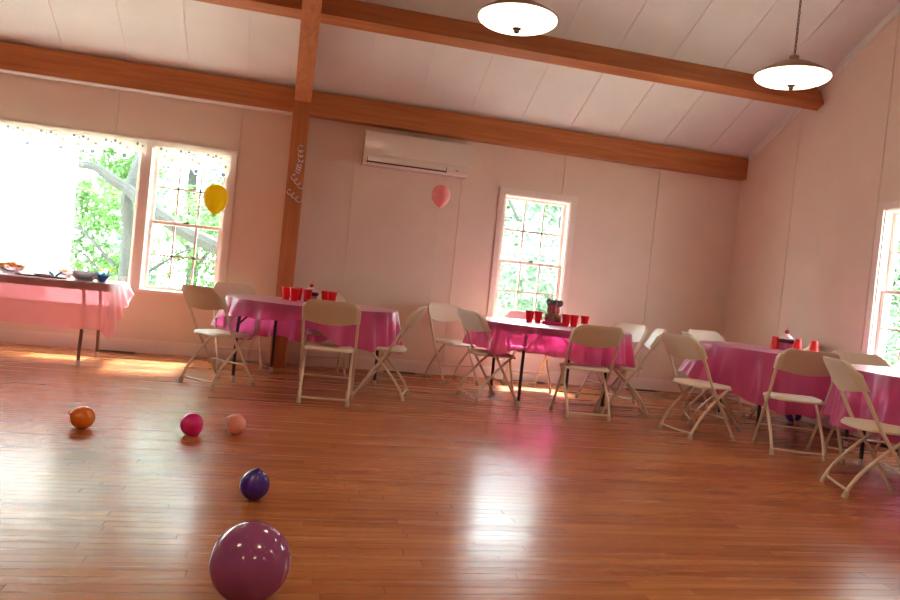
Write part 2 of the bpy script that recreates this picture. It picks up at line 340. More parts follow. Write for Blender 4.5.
# ------------------------------------------------------------------ windows.  Built in (u, z, depth): u along the wall, depth outwards
def window(name, mapf, u0, u1, z0, z1, units):
    """units: list of (ua, ub, kind) with kind 'hung' or 'fixed'"""
    def B(bm, a, b, bev=0):
        p = [mapf(*a), mapf(*b)]; box2(bm, p[0], p[1], bev=bev)
    bm = bmesh.new(); cw = .075
    # casing round the opening, on the wall face
    for ua, ub, za, zb in ((u0-cw, u0, z0-.02, z1+cw), (u1, u1+cw, z0-.02, z1+cw), (u0, u1, z1, z1+cw)): B(bm, (ua, za, -.02), (ub, zb, -.0005), .004)
    for ua, ub, za, zb in ((u0, u0+.012, z0, z1), (u1-.012, u1, z0, z1), (u0, u1, z1-.012, z1), (u0, u1, z0, z0+.012)): B(bm, (ua, za, -.0005), (ub, zb, .16))
    for i in range(len(units)-1): B(bm, (units[i][1], z0, -.02), (units[i+1][0], z1, .15), .003)
    root = tag(new_obj(name, bm, m_trimw), kind='structure')
    bm = bmesh.new(); B(bm, (u0-cw, z0-.028, -.045), (u1+cw, z0+.004, .01), .004); new_obj('window_sill', bm, m_trimw, root)
    def sash(ua, ub, za, zb, dep, muntins, st=.038):
        bm = bmesh.new()
        B(bm, (ua, za, dep), (ua+st, zb, dep+.03)); B(bm, (ub-st, za, dep), (ub, zb, dep+.03)); B(bm, (ua+st, za, dep), (ub-st, za+st, dep+.03)); B(bm, (ua+st, zb-st*.8, dep), (ub-st, zb, dep+.03))
        if muntins:
            for k in (1, 2): x = ua+st+(ub-ua-2*st)*k/3; B(bm, (x-.0105, za+st, dep+.004), (x+.0105, zb-st*.8, dep+.026))
            zm = (za+zb)/2+.003; B(bm, (ua+st, zm-.0105, dep+.004), (ub-st, zm+.0105, dep+.026))
        s = new_obj('sash', bm, m_trimw, root, smooth=False)
        bm = bmesh.new(); B(bm, (ua+st*.9, za+st*.9, dep+.013), (ub-st*.9, zb-st*.7, dep+.017)); new_obj('pane', bm, m_glass, s, smooth=False)
        return s
    for ua, ub, kind in units:
        if kind == 'fixed': sash(ua+.004, ub-.004, z0+.014, z1-.014, .05, False, .03)
        else:
            zm = 1.375
            sash(ua+.016, ub-.016, z0+.014, zm+.016, .045, True); sash(ua+.016, ub-.016, zm-.016, z1-.014, .085, True)
            bm = bmesh.new(); um = (ua+ub)/2; B(bm, (um-.03, zm+.016, .045), (um+.03, zm+.028, .065), .003); B(bm, (um-.005, zm+.028, .05), (um+.03, zm+.036, .06), .002)
            new_obj('latch', bm, m_fix, root)
    return root
mb = lambda u, z, d: (u, D+d, z)
mr = lambda u, z, d: (R+d, u, z)
window('window_1', mb, W1[0], W1[1], Z0, Z1, [(-5.02, -4.26, 'hung'), (-4.16, -1.57, 'fixed'), (-1.47, -.70, 'hung')])
window('window_2', mb, W2[0], W2[1], Z0, Z1, [(W2[0], W2[1], 'hung')])
window('window_3', mr, W3[0], W3[1], Z0, Z1, [(W3[0], W3[1], 'hung')])

# ------------------------------------------------------------------ folding chair prototype (local +y = front)
def make_chair():
    root = empty('folding_chair', (0, 0, 0))
    for s in (-1, 1):
        bm = bmesh.new(); x = s*.212
        pts = catmull([(s*.195, -.277, .785), (x, -.255, .75), (x, -.17, .62), (x, -.075, .44), (x, .07, .22), (x, .20, .02)], 5)
        tube(bm, pts, .0115, 8); a = new_obj('frame_tube', bm, m_tube, root)
        bm = bmesh.new(); tube(bm, [(x, .192, .035), (x, .203, .014), (x, .206, .0)], [.0165, .0175, .019], 8); new_obj('foot_cap', bm, m_foot, a)
        bm = bmesh.new(); x = s*.188
        pts = catmull([(x, .13, .425), (x, .06, .37), (x, -.05, .265), (x, -.15, .15), (x, -.205, .06), (x, -.218, .02)], 5)
        tube(bm, pts, .0115, 8); a = new_obj('rear_leg', bm, m_tube, root)
        bm = bmesh.new(); tube(bm, [(x, -.212, .04), (x, -.219, .016), (x, -.221, .0)], [.0165, .0185, .021], 8); new_obj('foot_cap', bm, m_foot, a)
    bm = bmesh.new(); tube(bm, catmull([(-.188, -.19, .09), (-.178, -.20, .05), (-.15, -.203, .045), (0, -.203, .043), (.15, -.203, .045), (.178, -.20, .05), (.188, -.19, .09)], 4), .008, 6); new_obj('stretcher', bm, m_tube, root)
    bm = bmesh.new(); tube(bm, [(-.212, .095, .182), (.212, .095, .182)], .008, 6); new_obj('stretcher', bm, m_tube, root)
    bm = bmesh.new(); tube(bm, [(-.2, .12, .415), (.2, .12, .415)], .009, 6); tube(bm, [(-.212, -.06, .415), (.212, -.06, .415)], .009, 6); new_obj('seat_rail', bm, m_tube, root)
    # seat: rounded slab with turned-down rim and a shallow dish
    bm = bmesh.new(); nx, ny = 14, 14
    def seat_pt(u, v, lo):
        # superellipse mapping of the square
        a, b = 2*u-1, 2*v-1; k = .84
        x = .2*a*math.sqrt(1-.30*b*b*b*b) ; y = .2*b*math.sqrt(1-.34*a*a*a*a)+.012
        e = max(abs(a), abs(b)); z = .446-.010*math.cos(a*PI/2)*math.cos(b*PI/2)-(.020 if e > .93 else 0)-(.012*max(0, b)**3)
        return (x, y, z-lo)
    top = [[bm.verts.new(seat_pt(i/nx, j/ny, 0)) for i in range(nx+1)] for j in range(ny+1)]
    bot = [[bm.verts.new(seat_pt(i/nx, j/ny, .012)) for i in range(nx+1)] for j in range(ny+1)]
    for j in range(ny):
        for i in range(nx):
            bm.faces.new((top[j][i], top[j][i+1], top[j+1][i+1], top[j+1][i])); bm.faces.new((bot[j][i], bot[j+1][i], bot[j+1][i+1], bot[j][i+1]))
    ring = lambda g: [g[0][i] for i in range(nx)]+[g[j][nx] for j in range(ny)]+[g[ny][i] for i in range(nx, 0, -1)]+[g[j][0] for j in range(ny, 0, -1)]
    a, b = ring(top), ring(bot)
    for i in range(len(a)): bm.faces.new((a[i], b[i], b[(i+1) % len(a)], a[(i+1) % len(a)]))
    new_obj('seat', bm, m_chair, root)
    # backrest: curved shell with round upper corners
    bm = bmesh.new(); nx, nz = 20, 9
    def back_pt(u, v, off):
        a = 2*u-1; x = .228*a
        zt = .822-.075*max(0, (abs(a)-.66)/.34)**2.2; zb = .655-.030*math.cos(a*PI/2)
        z = zb+(zt-zb)*v; bow = -.038*math.cos(a*PI/2)
        y = -.287+(.80-z)*.575*1.0+bow+.006
        ed = max(0, abs(a)-.93)/.07; y -= (-.024*ed)
        roll = max(0, v-.9)/.1
        return (x, y+off*(1)+.008*roll, z-.002*roll)
    G = [[[bm.verts.new(back_pt(i/nx, j/nz, o)) for i in range(nx+1)] for j in range(nz+1)] for o in (-.013, .013)]
    for g, fl in ((G[0], 0), (G[1], 1)):
        for j in range(nz):
            for i in range(nx):
                q = (g[j][i], g[j][i+1], g[j+1][i+1], g[j+1][i]); bm.faces.new(q if not fl else q[::-1])
    ringb = lambda g: [g[0][i] for i in range(nx)]+[g[j][nx] for j in range(nz)]+[g[nz][i] for i in range(nx, 0, -1)]+[g[j][0] for j in range(nz, 0, -1)]
    a, b = ringb(G[0]), ringb(G[1])
    for i in range(len(a)): bm.faces.new((a[i], a[(i+1) % len(a)], b[(i+1) % len(a)], b[i]))
    bmesh.ops.recalc_face_normals(bm, faces=bm.faces)
    new_obj('backrest', bm, m_chair, root)
    return root

def unit(a, b): n = math.hypot(a, b); return a/n, b/n
# rear-foot midpoint, forward direction, label, group
CH = [
 ((-.64, 6.255), (.68, .735), 'beige folding chair at the near left end of the first round table', 'chairs at the first round table'),
 ((-.50, 7.80), (.33, -.94), 'pale folding chair behind the first round table, below the double-hung window', 'chairs at the first round table'),
 ((.37, 5.725), (.10, .99), 'beige folding chair seen square from behind in front of the first round table', 'chairs at the first round table'),
 ((1.115, 6.29), (-.96, .28), 'folding chair seen from the side at the right end of the first round table', 'chairs at the first round table'),
 ((.42, 7.68), (.05, -.99), 'folding chair mostly hidden behind the first round table, next to the wooden post', 'chairs at the first round table'),
 ((1.74, 7.79), (.35, -.94), 'pale folding chair standing alone against the back wall under the pink balloon', 'chairs along the back wall'),
 ((1.725, 6.52), (.97, .25), 'folding chair at the left end of the round table with the tall centrepiece', 'chairs at the second round table'),
 ((2.62, 7.66), (.0, -1), 'folding chair behind the second round table, in front of the small back window', 'chairs at the second round table'),
 ((2.635, 5.785), (.09, .99), 'beige folding chair seen from behind in front of the table with the tall centrepiece', 'chairs at the second round table'),
 ((3.52, 7.02), (-.87, -.42), 'white folding chair tucked behind the right end of the second round table', 'chairs at the second round table'),
 ((3.39, 6.22), (-.95, .30), 'folding chair angled away at the right end of the second round table', 'chairs at the second round table'),
 ((3.21, 5.36), (.98, .17), 'beige folding chair at the near left of the third round table', 'chairs at the third round table'),
 ((4.44, 6.97), (.10, -.99), 'white folding chair behind the third round table nearest the room corner', 'chairs at the third round table'),
 ((3.72, 6.04), (.92, -.38), 'folding chair hidden behind the near left chair of the third round table', 'chairs at the third round table'),
 ((3.865, 4.71), (.36, .93), 'beige folding chair seen from behind in front of the table with the upside-down cups', 'chairs at the third round table'),
 ((5.20, 6.43), (-.80, .60), 'folding chair behind the third round table close to the right wall', 'chairs at the third round table'),
 ((3.455, 3.865), (.93, -.37), 'nearest folding chair at the right edge of the room, its tan back towards the viewer', 'chairs at the fourth round table'),
 ((4.50, 4.91), (-.35, -.94), 'folding chair between the third and fourth round tables, its back near the right window', 'chairs at the fourth round table'),
]
proto = make_chair(); index_kids(); first = True
for (rx, ry), d, lab, grp in CH:
    fx, fy = unit(*d); o = proto if first else copy_tree(proto); first = False
    o.location = (rx+fx*.221, ry+fy*.221, 0); o.rotation_euler = (0, 0, math.atan2(fy, fx)-PI/2)
    tag(o, lab, 'chair', grp)

# ------------------------------------------------------------------ round tables and their cloths
TR = .76
m_apron = noisy(mat('dark_apron', (.07, .025, .025), .5), 12, .1)
def make_round_table(hx, hy):
    root = empty('round_table', (0, 0, 0))
    bm = bmesh.new(); lathe(bm, [(0, .712), (TR-.01, .712), (TR, .716), (TR, .734), (TR-.004, .738), (0, .738)], 72); new_obj('tabletop', bm, m_top, root)
    bm = bmesh.new(); lathe(bm, [(TR-.02, .7115), (TR-.02, .672), (TR-.028, .672), (TR-.028, .7115)], 72); new_obj('apron', bm, m_apron, root)
    for sx in (-1, 1):
        for sy in (-1, 1):
            bm = bmesh.new(); x, y = sx*hx, sy*hy
            tube(bm, catmull([(x-sx*.02, y-sy*.03, .71), (x-sx*.01, y-sy*.01, .6), (x, y, .4), (x, y, .04)], 4), .0145, 10); lg = new_obj('leg', bm, m_black, root)
            bm = bmesh.new(); lathe(bm, [(0, 0), (.018, 0), (.0175, .045), (.0146, .05)], 12, c=(x, y, 0)); new_obj('foot_cap', bm, m_cap, lg)
            bm = bmesh.new(); tube(bm, [(x, y, .50), (x-sx*.2, y-sy*.02, .70)], .009, 8); new_obj('brace', bm, m_black, root)
        bm = bmesh.new(); tube(bm, [(sx*hx*1.04, -hy*.96, .645), (sx*hx*1.04, hy*.96, .645)], .009, 8); new_obj('crossbar', bm, m_black, root)
    return root
TB = [((.27, 6.76), -23, 'round folding table on black legs at the left, beside the wooden post'),
      ((2.56, 6.70), 0, 'round folding table on black legs in front of the small back window'),
      ((4.53, 5.82), -14, 'round folding table on black legs under the right-hand lamp, near the right wall'),
      ((4.56, 4.03), -14, 'round folding table at the right edge, close under the right window')]
LEGS = [(.53, .40), (.41, .45), (.38, .47), (.38, .47)]
for i, ((x, y), a, lab) in enumerate(TB):
    o = make_round_table(*LEGS[i]); o.location = (x, y, 0); o.rotation_euler = (0, 0, rad(a)); tag(o, lab, 'table', 'round folding tables')

def interp(tab, th):
    th = th % 360; t = sorted(tab); t = [(t[-1][0]-360, *t[-1][1:])]+t+[(t[0][0]+360, *t[0][1:])]
    for a, b in zip(t, t[1:]):
        if a[0] <= th <= b[0]:
            k = (th-a[0])/(b[0]-a[0]+1e-9); k = k*k*(3-2*k); return [a[i]+(b[i]-a[i])*k for i in range(1, len(a))]
def round_cloth(c, tab, seed, lab, nfold=26):
    """tab: (angle, drop, flare)"""
    rnd = random.Random(seed); bm = bmesh.new(); n = 200; Rr = TR+.007; zt = .7415
    ph = [rnd.uniform(0, 6.28) for _ in range(5)]
    def fold(th): return (math.sin(th*nfold+ph[0])*.5+math.sin(th*nfold*.61+ph[1])*.6+math.sin(th*11+ph[2])*.5+math.sin(th*47+ph[3])*.2)
    rings = []
    cen = bm.verts.new((0, 0, zt))
    for r in (.2, .4, .6, .72): rings.append([bm.verts.new((r*math.cos(2*PI*k/n), r*math.sin(2*PI*k/n), zt+.0012*math.sin(k*.9+r*9))) for k in range(n)])
    for j in range(0, 15):
        t = j/14.; ring = []
        for k in range(n):
            th = 2*PI*k/n; drop, fl = interp(tab, math.degrees(th)); f = fold(th)
            dz = drop*(1+.05*math.sin(th*7+ph[4])+.03*math.sin(th*19))
            rr = Rr+.003+fl*t+(.008+.030*min(1, drop/.3))*f*t**.8
            if t < .3: rr = max(rr, Rr+.001)
            ring.append(bm.verts.new((rr*math.cos(th), rr*math.sin(th), zt-.001-dz*t**.95)))
        rings.append(ring)
    for k in range(n): bm.faces.new((cen, rings[0][k], rings[0][(k+1) % n]))
    for a, b in zip(rings, rings[1:]):
        for k in range(n): bm.faces.new((a[k], b[k], b[(k+1) % n], a[(k+1) % n]))
    o = new_obj('tablecloth', bm, m_cloth); o.location = (*c, 0); tag(o, lab, 'tablecloth', 'pink cloths on the round tables'); return o
round_cloth(TB[0][0], [(0, .30, .05), (45, .34, .05), (90, .42, .04), (135, .42, .08), (165, .32, .12), (195, .16, .03), (225, .15, .02), (262, .12, .02), (285, .30, .03), (315, .33, .03), (340, .36, .05)], 1, 'bright pink plastic tablecloth hanging unevenly on the table beside the wooden post')
round_cloth(TB[1][0], [(0, .32, .07), (45, .30, .04), (90, .30, .04), (135, .28, .05), (180, .24, .03), (215, .28, .04), (232, .20, .03), (245, .24, .02), (270, .27, .03), (315, .29, .03), (340, .34, .06)], 2, 'pink plastic tablecloth under the tall centrepiece, white glare along its far edge')
round_cloth(TB[2][0], [(0, .42, -.01), (45, .3, .0), (90, .3, .05), (135, .30, .08), (172, .30, .16), (195, .40, .03), (225, .46, .03), (270, .48, .03), (315, .44, .04)], 3, 'deep pink tablecloth hanging low under the upside-down cups')
round_cloth(TB[3][0], [(0, .3, -.01), (90, .36, .03), (180, .40, .03), (210, .44, .03), (270, .48, .03)], 4, 'deep pink tablecloth cut off by the right edge below the right window')

# ------------------------------------------------------------------ rectangular table by the big window
root = empty('folding_table', (-2.415, 7.2, 0)); tag(root, 'long rectangular folding table under the big window, dark bent legs', 'table')
bm = bmesh.new(); box(bm, (0, 0, .722), (1.83, .76, .028), bev=.006); new_obj('tabletop', bm, m_top, root)
bm = bmesh.new(); box2(bm, (-.90, -.37, .668), (.90, -.36, .708)); box2(bm, (-.90, .36, .668), (.90, .37, .708)); box2(bm, (.89, -.36, .668), (.90, .36, .708)); box2(bm, (-.90, -.36, .668), (-.89, .36, .708)); new_obj('apron', bm, m_apron, root, smooth=False)
for sx in (-1, 1):
    for sy in (-1, 1):
        bm = bmesh.new(); x, y = sx*.715, sy*.32
        tube(bm, catmull([(x-sx*.02, y*.88, .71), (x, y*.9, .5), (x, y*.93, .3), (x, y, .12), (x, y, .03)], 4), .0145, 10); lg = new_obj('leg', bm, mat('brown_steel', (.16, .07, .05), .4) if sx+sy == -2 else bpy.data.materials['brown_steel'], root)
        bm = bmesh.new(); lathe(bm, [(0, 0), (.019, 0), (.018, .045), (.0146, .05)], 12, c=(x, y, 0)); new_obj('foot_cap', bm, m_cap, lg)
    bm = bmesh.new(); tube(bm, [(sx*.715, -.295, .30), (sx*.715, .295, .30)], .011, 8); new_obj('crossbar', bm, m_cap, root)
# its cloth
bm = bmesh.new(); hx, hy = .925, .39; zt = .7395; rnd = random.Random(5)
per = []                                  # perimeter points (x, y, nx, ny, s)
def side(a, b, nrm, n, s0):
    for k in range(n):
        t = k/n; per.append((a[0]+(b[0]-a[0])*t, a[1]+(b[1]-a[1])*t, nrm[0], nrm[1], s0+t))
side((-hx, -hy), (hx-.03, -hy), (0, -1), 90, 0)
for k in range(10): a = -PI/2+PI/2*k/10; per.append((hx-.03+.03*math.cos(a), -hy+.03+.03*math.sin(a), math.cos(a), math.sin(a), 1+k/10))
side((hx, -hy+.03), (hx, hy), (1, 0), 40, 2); side((hx, hy), (-hx, hy), (0, 1), 60, 3); side((-hx, hy), (-hx, -hy), (-1, 0), 40, 4)
rings = []; cen = bm.verts.new((0, 0, zt))
for j in range(13):
    t = j/12; ring = []
    for i, (x, y, nx, ny, s) in enumerate(per):
        if s < 1: drop, fl, am = .40+.01*math.sin(s*9), .012, .004+.012*max(0, s-.8)*5
        elif s < 2: drop, fl, am = .40+.09*math.sin((s-1)*PI/2), .02+.02*(s-1), .010
        elif s < 3: k = s-2; drop, fl, am = .49-.40*k**.8+.015*math.sin(k*20), .035+.03*k, .014
        else: drop, fl, am = .25, .02, .008
        off = .004+fl*t+am*math.sin(i*.55+s*3)*t
        ring.append(bm.verts.new((x+nx*off, y+ny*off, zt-drop*t)))
    rings.append(ring)
n = len(per)
for k in range(n): bm.faces.new((cen, rings[0][k], rings[0][(k+1) % n]))
for a, b in zip(rings, rings[1:]):
    for k in range(n): bm.faces.new((a[k], b[k], b[(k+1) % n], a[(k+1) % n]))
bmesh.ops.recalc_face_normals(bm, faces=bm.faces)
o = new_obj('tablecloth', bm, m_cloth_backlit); o.location = (-2.415, 7.2, 0); tag(o, 'pink plastic tablecloth with backlight painted in, on the long table under the big window', 'tablecloth')

# ------------------------------------------------------------------ cups
def make_cup():
    root = empty('party_cup', (0, 0, 0))
    bm = bmesh.new(); prof = [(0, .001), (.029, .001), (.030, .004), (.0335, .04), (.0345, .042), (.0385, .08), (.0395, .082), (.0445, .112), (.0445, .116), (.0435, .116), (.0385, .082), (.0325, .04), (.029, .006), (0, .006)]
    lathe(bm, [(r*1.0, z) for r, z in prof], 28); new_obj('cup_body', bm, m_cup, root)
    bm = bmesh.new(); rr = [(.0448+.0022*math.cos(a), .1165+.0022*math.sin(a)) for a in [2*PI*k/8 for k in range(9)]]
    lathe(bm, rr, 28); new_obj('rim', bm, mat('cup_rim', (.85, .10, .08), .3), root)
    return root
ZT = .7435
cups = []
def cup_at(x, y, lab, grp, inv=False):
    global cproto
    if not cups: o = cproto = make_cup(); index_kids()
    else: o = copy_tree(cproto)
    cups.append(o); o.location = (x, y, ZT+(.119 if inv else 0)); o.rotation_euler = (PI if inv else 0, 0, random.uniform(0, 6))
    tag(o, lab, 'cup', grp)
g1, g2, g3 = 'red cups on the first round table', 'red cups on the second round table', 'upside-down red cups on the third round table'
CUPS1 = [(.015, 6.88), (.085, 6.70), (.125, 7.02), (.20, 6.74), (.37, 6.82), (.42, 6.66)]
CUPL1 = ['leftmost red cup on the first round table, beside the wooden post', 'tall looking red cup just right of the leftmost one on the first round table',
         'red cup showing as a sliver behind the second cup of the first round table', 'red cup standing in front of the little cupcake on the first round table',
         'rear red cup of the overlapping pair right of the cupcake', 'front red cup of the overlapping pair right of the cupcake']
for (x, y), l in zip(CUPS1, CUPL1): cup_at(x, y, l, g1)
CUPS2 = [(2.37, 6.82), (2.475, 6.86), (2.70, 6.68), (2.80, 6.72), (2.93, 6.76)]
CUPL2 = ['leftmost red cup on the second round table, against the window light', 'red cup between the leftmost cup and the tall centrepiece', 'red cup directly right of the tall centrepiece',
         'second red cup right of the tall centrepiece', 'rightmost red cup on the second round table']
for (x, y), l in zip(CUPS2, CUPL2): cup_at(x, y, l, g2)
CUPS3 = [(4.54, 6.0), (4.66, 5.84), (4.72, 5.70)]
CUPL3 = ['upside-down red cup left of the cupcake near the right wall', 'upside-down red cup just right of the cupcake near the right wall', 'rightmost upside-down red cup on the third round table']
for (x, y), l in zip(CUPS3, CUPL3): cup_at(x, y, l, g3, True)

# ------------------------------------------------------------------ centrepieces
m_pinkp = noisy(mat('pink_tissue', (.62, .16, .34), .8), 30, .15); m_choc = noisy(mat('chocolate_tissue', (.10, .02, .02), .8), 30, .2)
m_frost = noisy(mat('pale_tissue', (.80, .58, .58), .8), 30, .1); m_cherry = noisy(mat('cherry_red', (.35, .01, .03), .35), 20, .1)
m_grey = noisy(mat('grey_curl', (.20, .19, .21), .6), 40, .4); m_rose = noisy(mat('rose_foil', (.50, .10, .12), .45), 30, .35); m_tan = noisy(mat('tan_tissue', (.34, .20, .15), .7), 30, .3)
m_mag = noisy(mat('magenta_foil', (.75, .02, .22), .35), 20, .15)
def cupcake(loc, s, lab, b=None):
    root = empty('paper_cupcake', loc)
    pleat = lambda j, k: (.004*s if k % 2 else -.003*s)
    bm = bmesh.new(); lathe(bm, [(0, 0), (.048*s, 0), (.054*s, .03*s), (.058*s, .045*s), (.063*s, .066*s), (0, .066*s)], 40, wob=lambda j, k: pleat(j, k) if 0 < j < 5 else 0); new_obj('paper_case', bm, m_pinkp, root)
    bm = bmesh.new(); lathe(bm, [(0, .066*s), (.066*s, .066*s), (.076*s, .076*s), (.076*s, .088*s), (.062*s, .1*s), (0, .1*s)], 40); new_obj('cake_top', bm, m_choc, root)
    bm = bmesh.new(); pr = [(.062*s, .099*s)]
    for k in range(1, 12): a = k/12; pr.append(((.062*(1-a)**.6+.005*math.sin(a*20))*s, (.1+.05*a)*s))
    pr.append((0, .152*s)); lathe(bm, pr, 40, wob=lambda j, k: .003*s*math.sin(k*2*PI/8+j*.9) if j < 12 else 0); new_obj('frosting', bm, m_frost, root)
    bm = bmesh.new(); bmesh.ops.create_uvsphere(bm, u_segments=16, v_segments=10, radius=.021*s, matrix=Matrix.Translation((0, 0, .163*s))); tube(bm, catmull([(0, 0, .18*s), (.004*s, 0, .195*s), (.012*s, 0, .205*s)], 3), .0018*s, 6); new_obj('cherry', bm, m_cherry, root)
    tag(root, lab, 'centrepiece', 'cupcake centrepieces')
cupcake((.235, 6.88, ZT-.002), .95, 'small paper cupcake with a dark cherry, half hidden by cups on the first round table')
cupcake((4.62, 5.95, ZT-.002), 1.06, 'paper cupcake centrepiece with cherry between upside-down cups near the right wall')
root = empty('party_centerpiece', (2.63, 6.86, ZT-.002)); tag(root, 'tall tiered centrepiece with a curly grey top standing against the back window', 'centrepiece')
bm = bmesh.new(); lathe(bm, [(0, 0), (.10, 0), (.112, .012), (.10, .03), (.06, .035), (0, .035)], 40, wob=lambda j, k: .006*math.sin(k*PI/2.5) if 0 < j < 4 else 0); new_obj('base_dish', bm, m_mag, root)
bm = bmesh.new(); rnd = random.Random(9)
for k in range(9):
    a = 2*PI*k/9; bmesh.ops.create_icosphere(bm, subdivisions=2, radius=.03+.008*rnd.random(), matrix=Matrix.Translation((.055*math.cos(a), .055*math.sin(a), .06+.02*(k % 2)))@Matrix.Diagonal((1, 1, 1.35, 1)))
bmesh.ops.create_icosphere(bm, subdivisions=2, radius=.06, matrix=Matrix.Translation((0, 0, .08))); new_obj('lower_tier', bm, m_tan, root)
bm = bmesh.new()
for k in range(8):
    a = 2*PI*k/8+.2; tube(bm, [(.07*math.cos(a), .07*math.sin(a), .05), (.095*math.cos(a), .095*math.sin(a), .13+.02*rnd.random())], [.006, .001], 6)
new_obj('spikes', bm, m_grey, root)
bm = bmesh.new(); lathe(bm, [(0, .11), (.052, .11), (.06, .13), (.056, .165), (.062, .195), (.05, .2), (0, .2)], 40, wob=lambda j, k: .004*math.sin(k*PI/2)); new_obj('upper_tier', bm, m_rose, root)
bm = bmesh.new()
for k in range(11):
    a = 2*PI*k/11; rr = .055 if k % 2 else .06
    cx, cy, cz = rr*math.cos(a), rr*math.sin(a), .213+.006*(k % 3)
    pts = [(cx+.022*math.cos(t)*math.cos(a), cy+.022*math.cos(t)*math.sin(a), cz+.022*math.sin(t)) for t in [2*PI*q/10 for q in range(11)]]
    tube(bm, pts, .011, 7)
bmesh.ops.create_icosphere(bm, subdivisions=2, radius=.045, matrix=Matrix.Translation((0, 0, .215))@Matrix.Diagonal((1, 1, .7, 1))); new_obj('curly_top', bm, m_grey, root)

# ------------------------------------------------------------------ things on the long table
def bowl(name, loc, r, h, m, lab, cat='bowl', contents=None):
    root = empty(name, loc); tag(root, lab, cat)
    bm = bmesh.new(); pr = [(0, 0), (r*.45, 0), (r*.5, .004)]+[(r*(.5+.5*(k/8)**.8), .004+(h-.004)*(k/8)**1.15) for k in range(1, 9)]
    pr += [(r*1.0-.004, h)]+[(r*(.5+.5*(k/8)**.8)-.006, .008+(h-.008)*(k/8)**1.15) for k in range(7, 0, -1)]+[(r*.45, .008), (0, .008)]
    lathe(bm, pr, 36, wob=lambda j, k: .0015*math.sin(k*PI/1.5)); new_obj('bowl_body', bm, m, root); return root
m_clear = film('clear_plastic', (.92, .88, .93), .72, .2, .12, .03)
m_blueg = film('blue_plastic', (.04, .30, .72), .25, .3, .15, .06)
m_chip = noisy(mat('orange_snacks', (.90, .28, .04), .6), 60, .3); m_cho2 = noisy(mat('brown_sweets', (.20, .06, .05), .5), 60, .4)
m_cyan = film('cyan_wrapper', (.15, .62, .80), .15, .4, .2, .05)
TZ = .7415
b = bowl('snack_bowl', (-2.37, 7.10, TZ), .13, .06, m_clear, 'bowl heaped with orange snacks at the left edge on the long table')
bm = bmesh.new(); rnd = random.Random(3)
for k in range(130):
    a = rnd.uniform(0, 6.28); r = .115*math.sqrt(rnd.random()); z = .05+.045*(1-(r/.12)**2)+rnd.uniform(-.012, .008)
    bmesh.ops.create_icosphere(bm, subdivisions=1, radius=.013, matrix=Matrix.Translation((r*math.cos(a), r*math.sin(a), z))@Matrix.Rotation(rnd.uniform(0, 3), 4, 'X')@Matrix.Rotation(rnd.uniform(0, 3), 4, 'Y')@Matrix.Diagonal((1.3, .6, .5, 1)))
tag(new_obj('snack_pile', bm, m_chip, b), kind='stuff')
b = bowl('sweet_bowl', (-1.76, 7.08, TZ), .15, .085, m_clear, 'wide clear bowl of brown sweets near the right end of the long table')
bm = bmesh.new()
for k in range(110):
    a = rnd.uniform(0, 6.28); r = .095*math.sqrt(rnd.random()); z = .012+.062*rnd.random()
    bmesh.ops.create_icosphere(bm, subdivisions=1, radius=.016, matrix=Matrix.Translation((r*math.cos(a), r*math.sin(a), z))@Matrix.Diagonal((1.2, .9, .8, 1)))
tag(new_obj('sweet_pile', bm, m_cho2, b), kind='stuff')
b = bowl('glass_bowl', (-1.59, 6.98, TZ), .065, .065, m_blueg, 'small blue bowl holding a crumpled cyan wrapper beside the sweet bowl')
bm = bmesh.new()
for k in range(9):
    a = k*.7; tube(bm, catmull([(.01*math.cos(a), .01*math.sin(a), .02), (.035*math.cos(a), .035*math.sin(a), .055), (.065*math.cos(a+.3), .065*math.sin(a+.3), .075+.012*(k % 3))], 3), [.012]*6+[.004], 6)
new_obj('wrapper', bm, m_cyan, b)
b = bowl('snack_bowl', (-1.98, 7.42, TZ), .10, .05, m_clear, 'orange snack bowl standing behind the sweet bowl by the window glass')
bm = bmesh.new()
for k in range(60):
    a = rnd.uniform(0, 6.28); r = .085*math.sqrt(rnd.random()); z = .04+.03*(1-(r/.1)**2)+rnd.uniform(-.01, .006)
    bmesh.ops.create_icosphere(bm, subdivisions=1, radius=.013, matrix=Matrix.Translation((r*math.cos(a), r*math.sin(a), z)))
tag(new_obj('snack_pile', bm, m_chip, b), kind='stuff')
m_plate = noisy(mat('paper_plate_pink', (.78, .42, .46), .5), 20, .1)
for k, (x, y, r, dz, lab) in enumerate([(-2.20, 6.99, .10, 0, 'flat pink paper plate at the left on the long table'), (-2.06, 7.0, .11, 0, 'lower pink paper plate under the smaller plate on the long table'),
                            (-2.07, 7.0, .09, .014, 'top pink paper plate of the small pile on the long table'), (-1.93, 6.96, .07, 0, 'small pink plate near the front edge of the long table')]):
    bm = bmesh.new(); lathe(bm, [(0, 0), (r*.7, 0), (r, .012), (r, .014), (r*.7, .003), (0, .003)], 32, wob=lambda j, kk: .001*math.sin(kk*2)); o = new_obj('paper_plate', bm, m_plate); o.location = (x, y, TZ+dz); tag(o, lab, 'plate', 'paper plates on the long table')
bm = bmesh.new()
for s in (-1, 1):
    for q in range(3):
        a = q*.5; pts = [(s*.005, 0, .01), (s*.04, .012*math.cos(a), .02+.03*math.sin(a+.5)), (s*.055, .02*math.cos(a*2), .035+.012*q), (s*.03, 0, .045), (s*.004, 0, .02)]
        tube(bm, catmull(pts, 4), .005, 6)
o = new_obj('ribbon_bow', bm, m_cyan); o.location = (-1.985, 7.02, TZ+.0); tag(o, 'small teal ribbon bow beside the pink plates', 'bow')

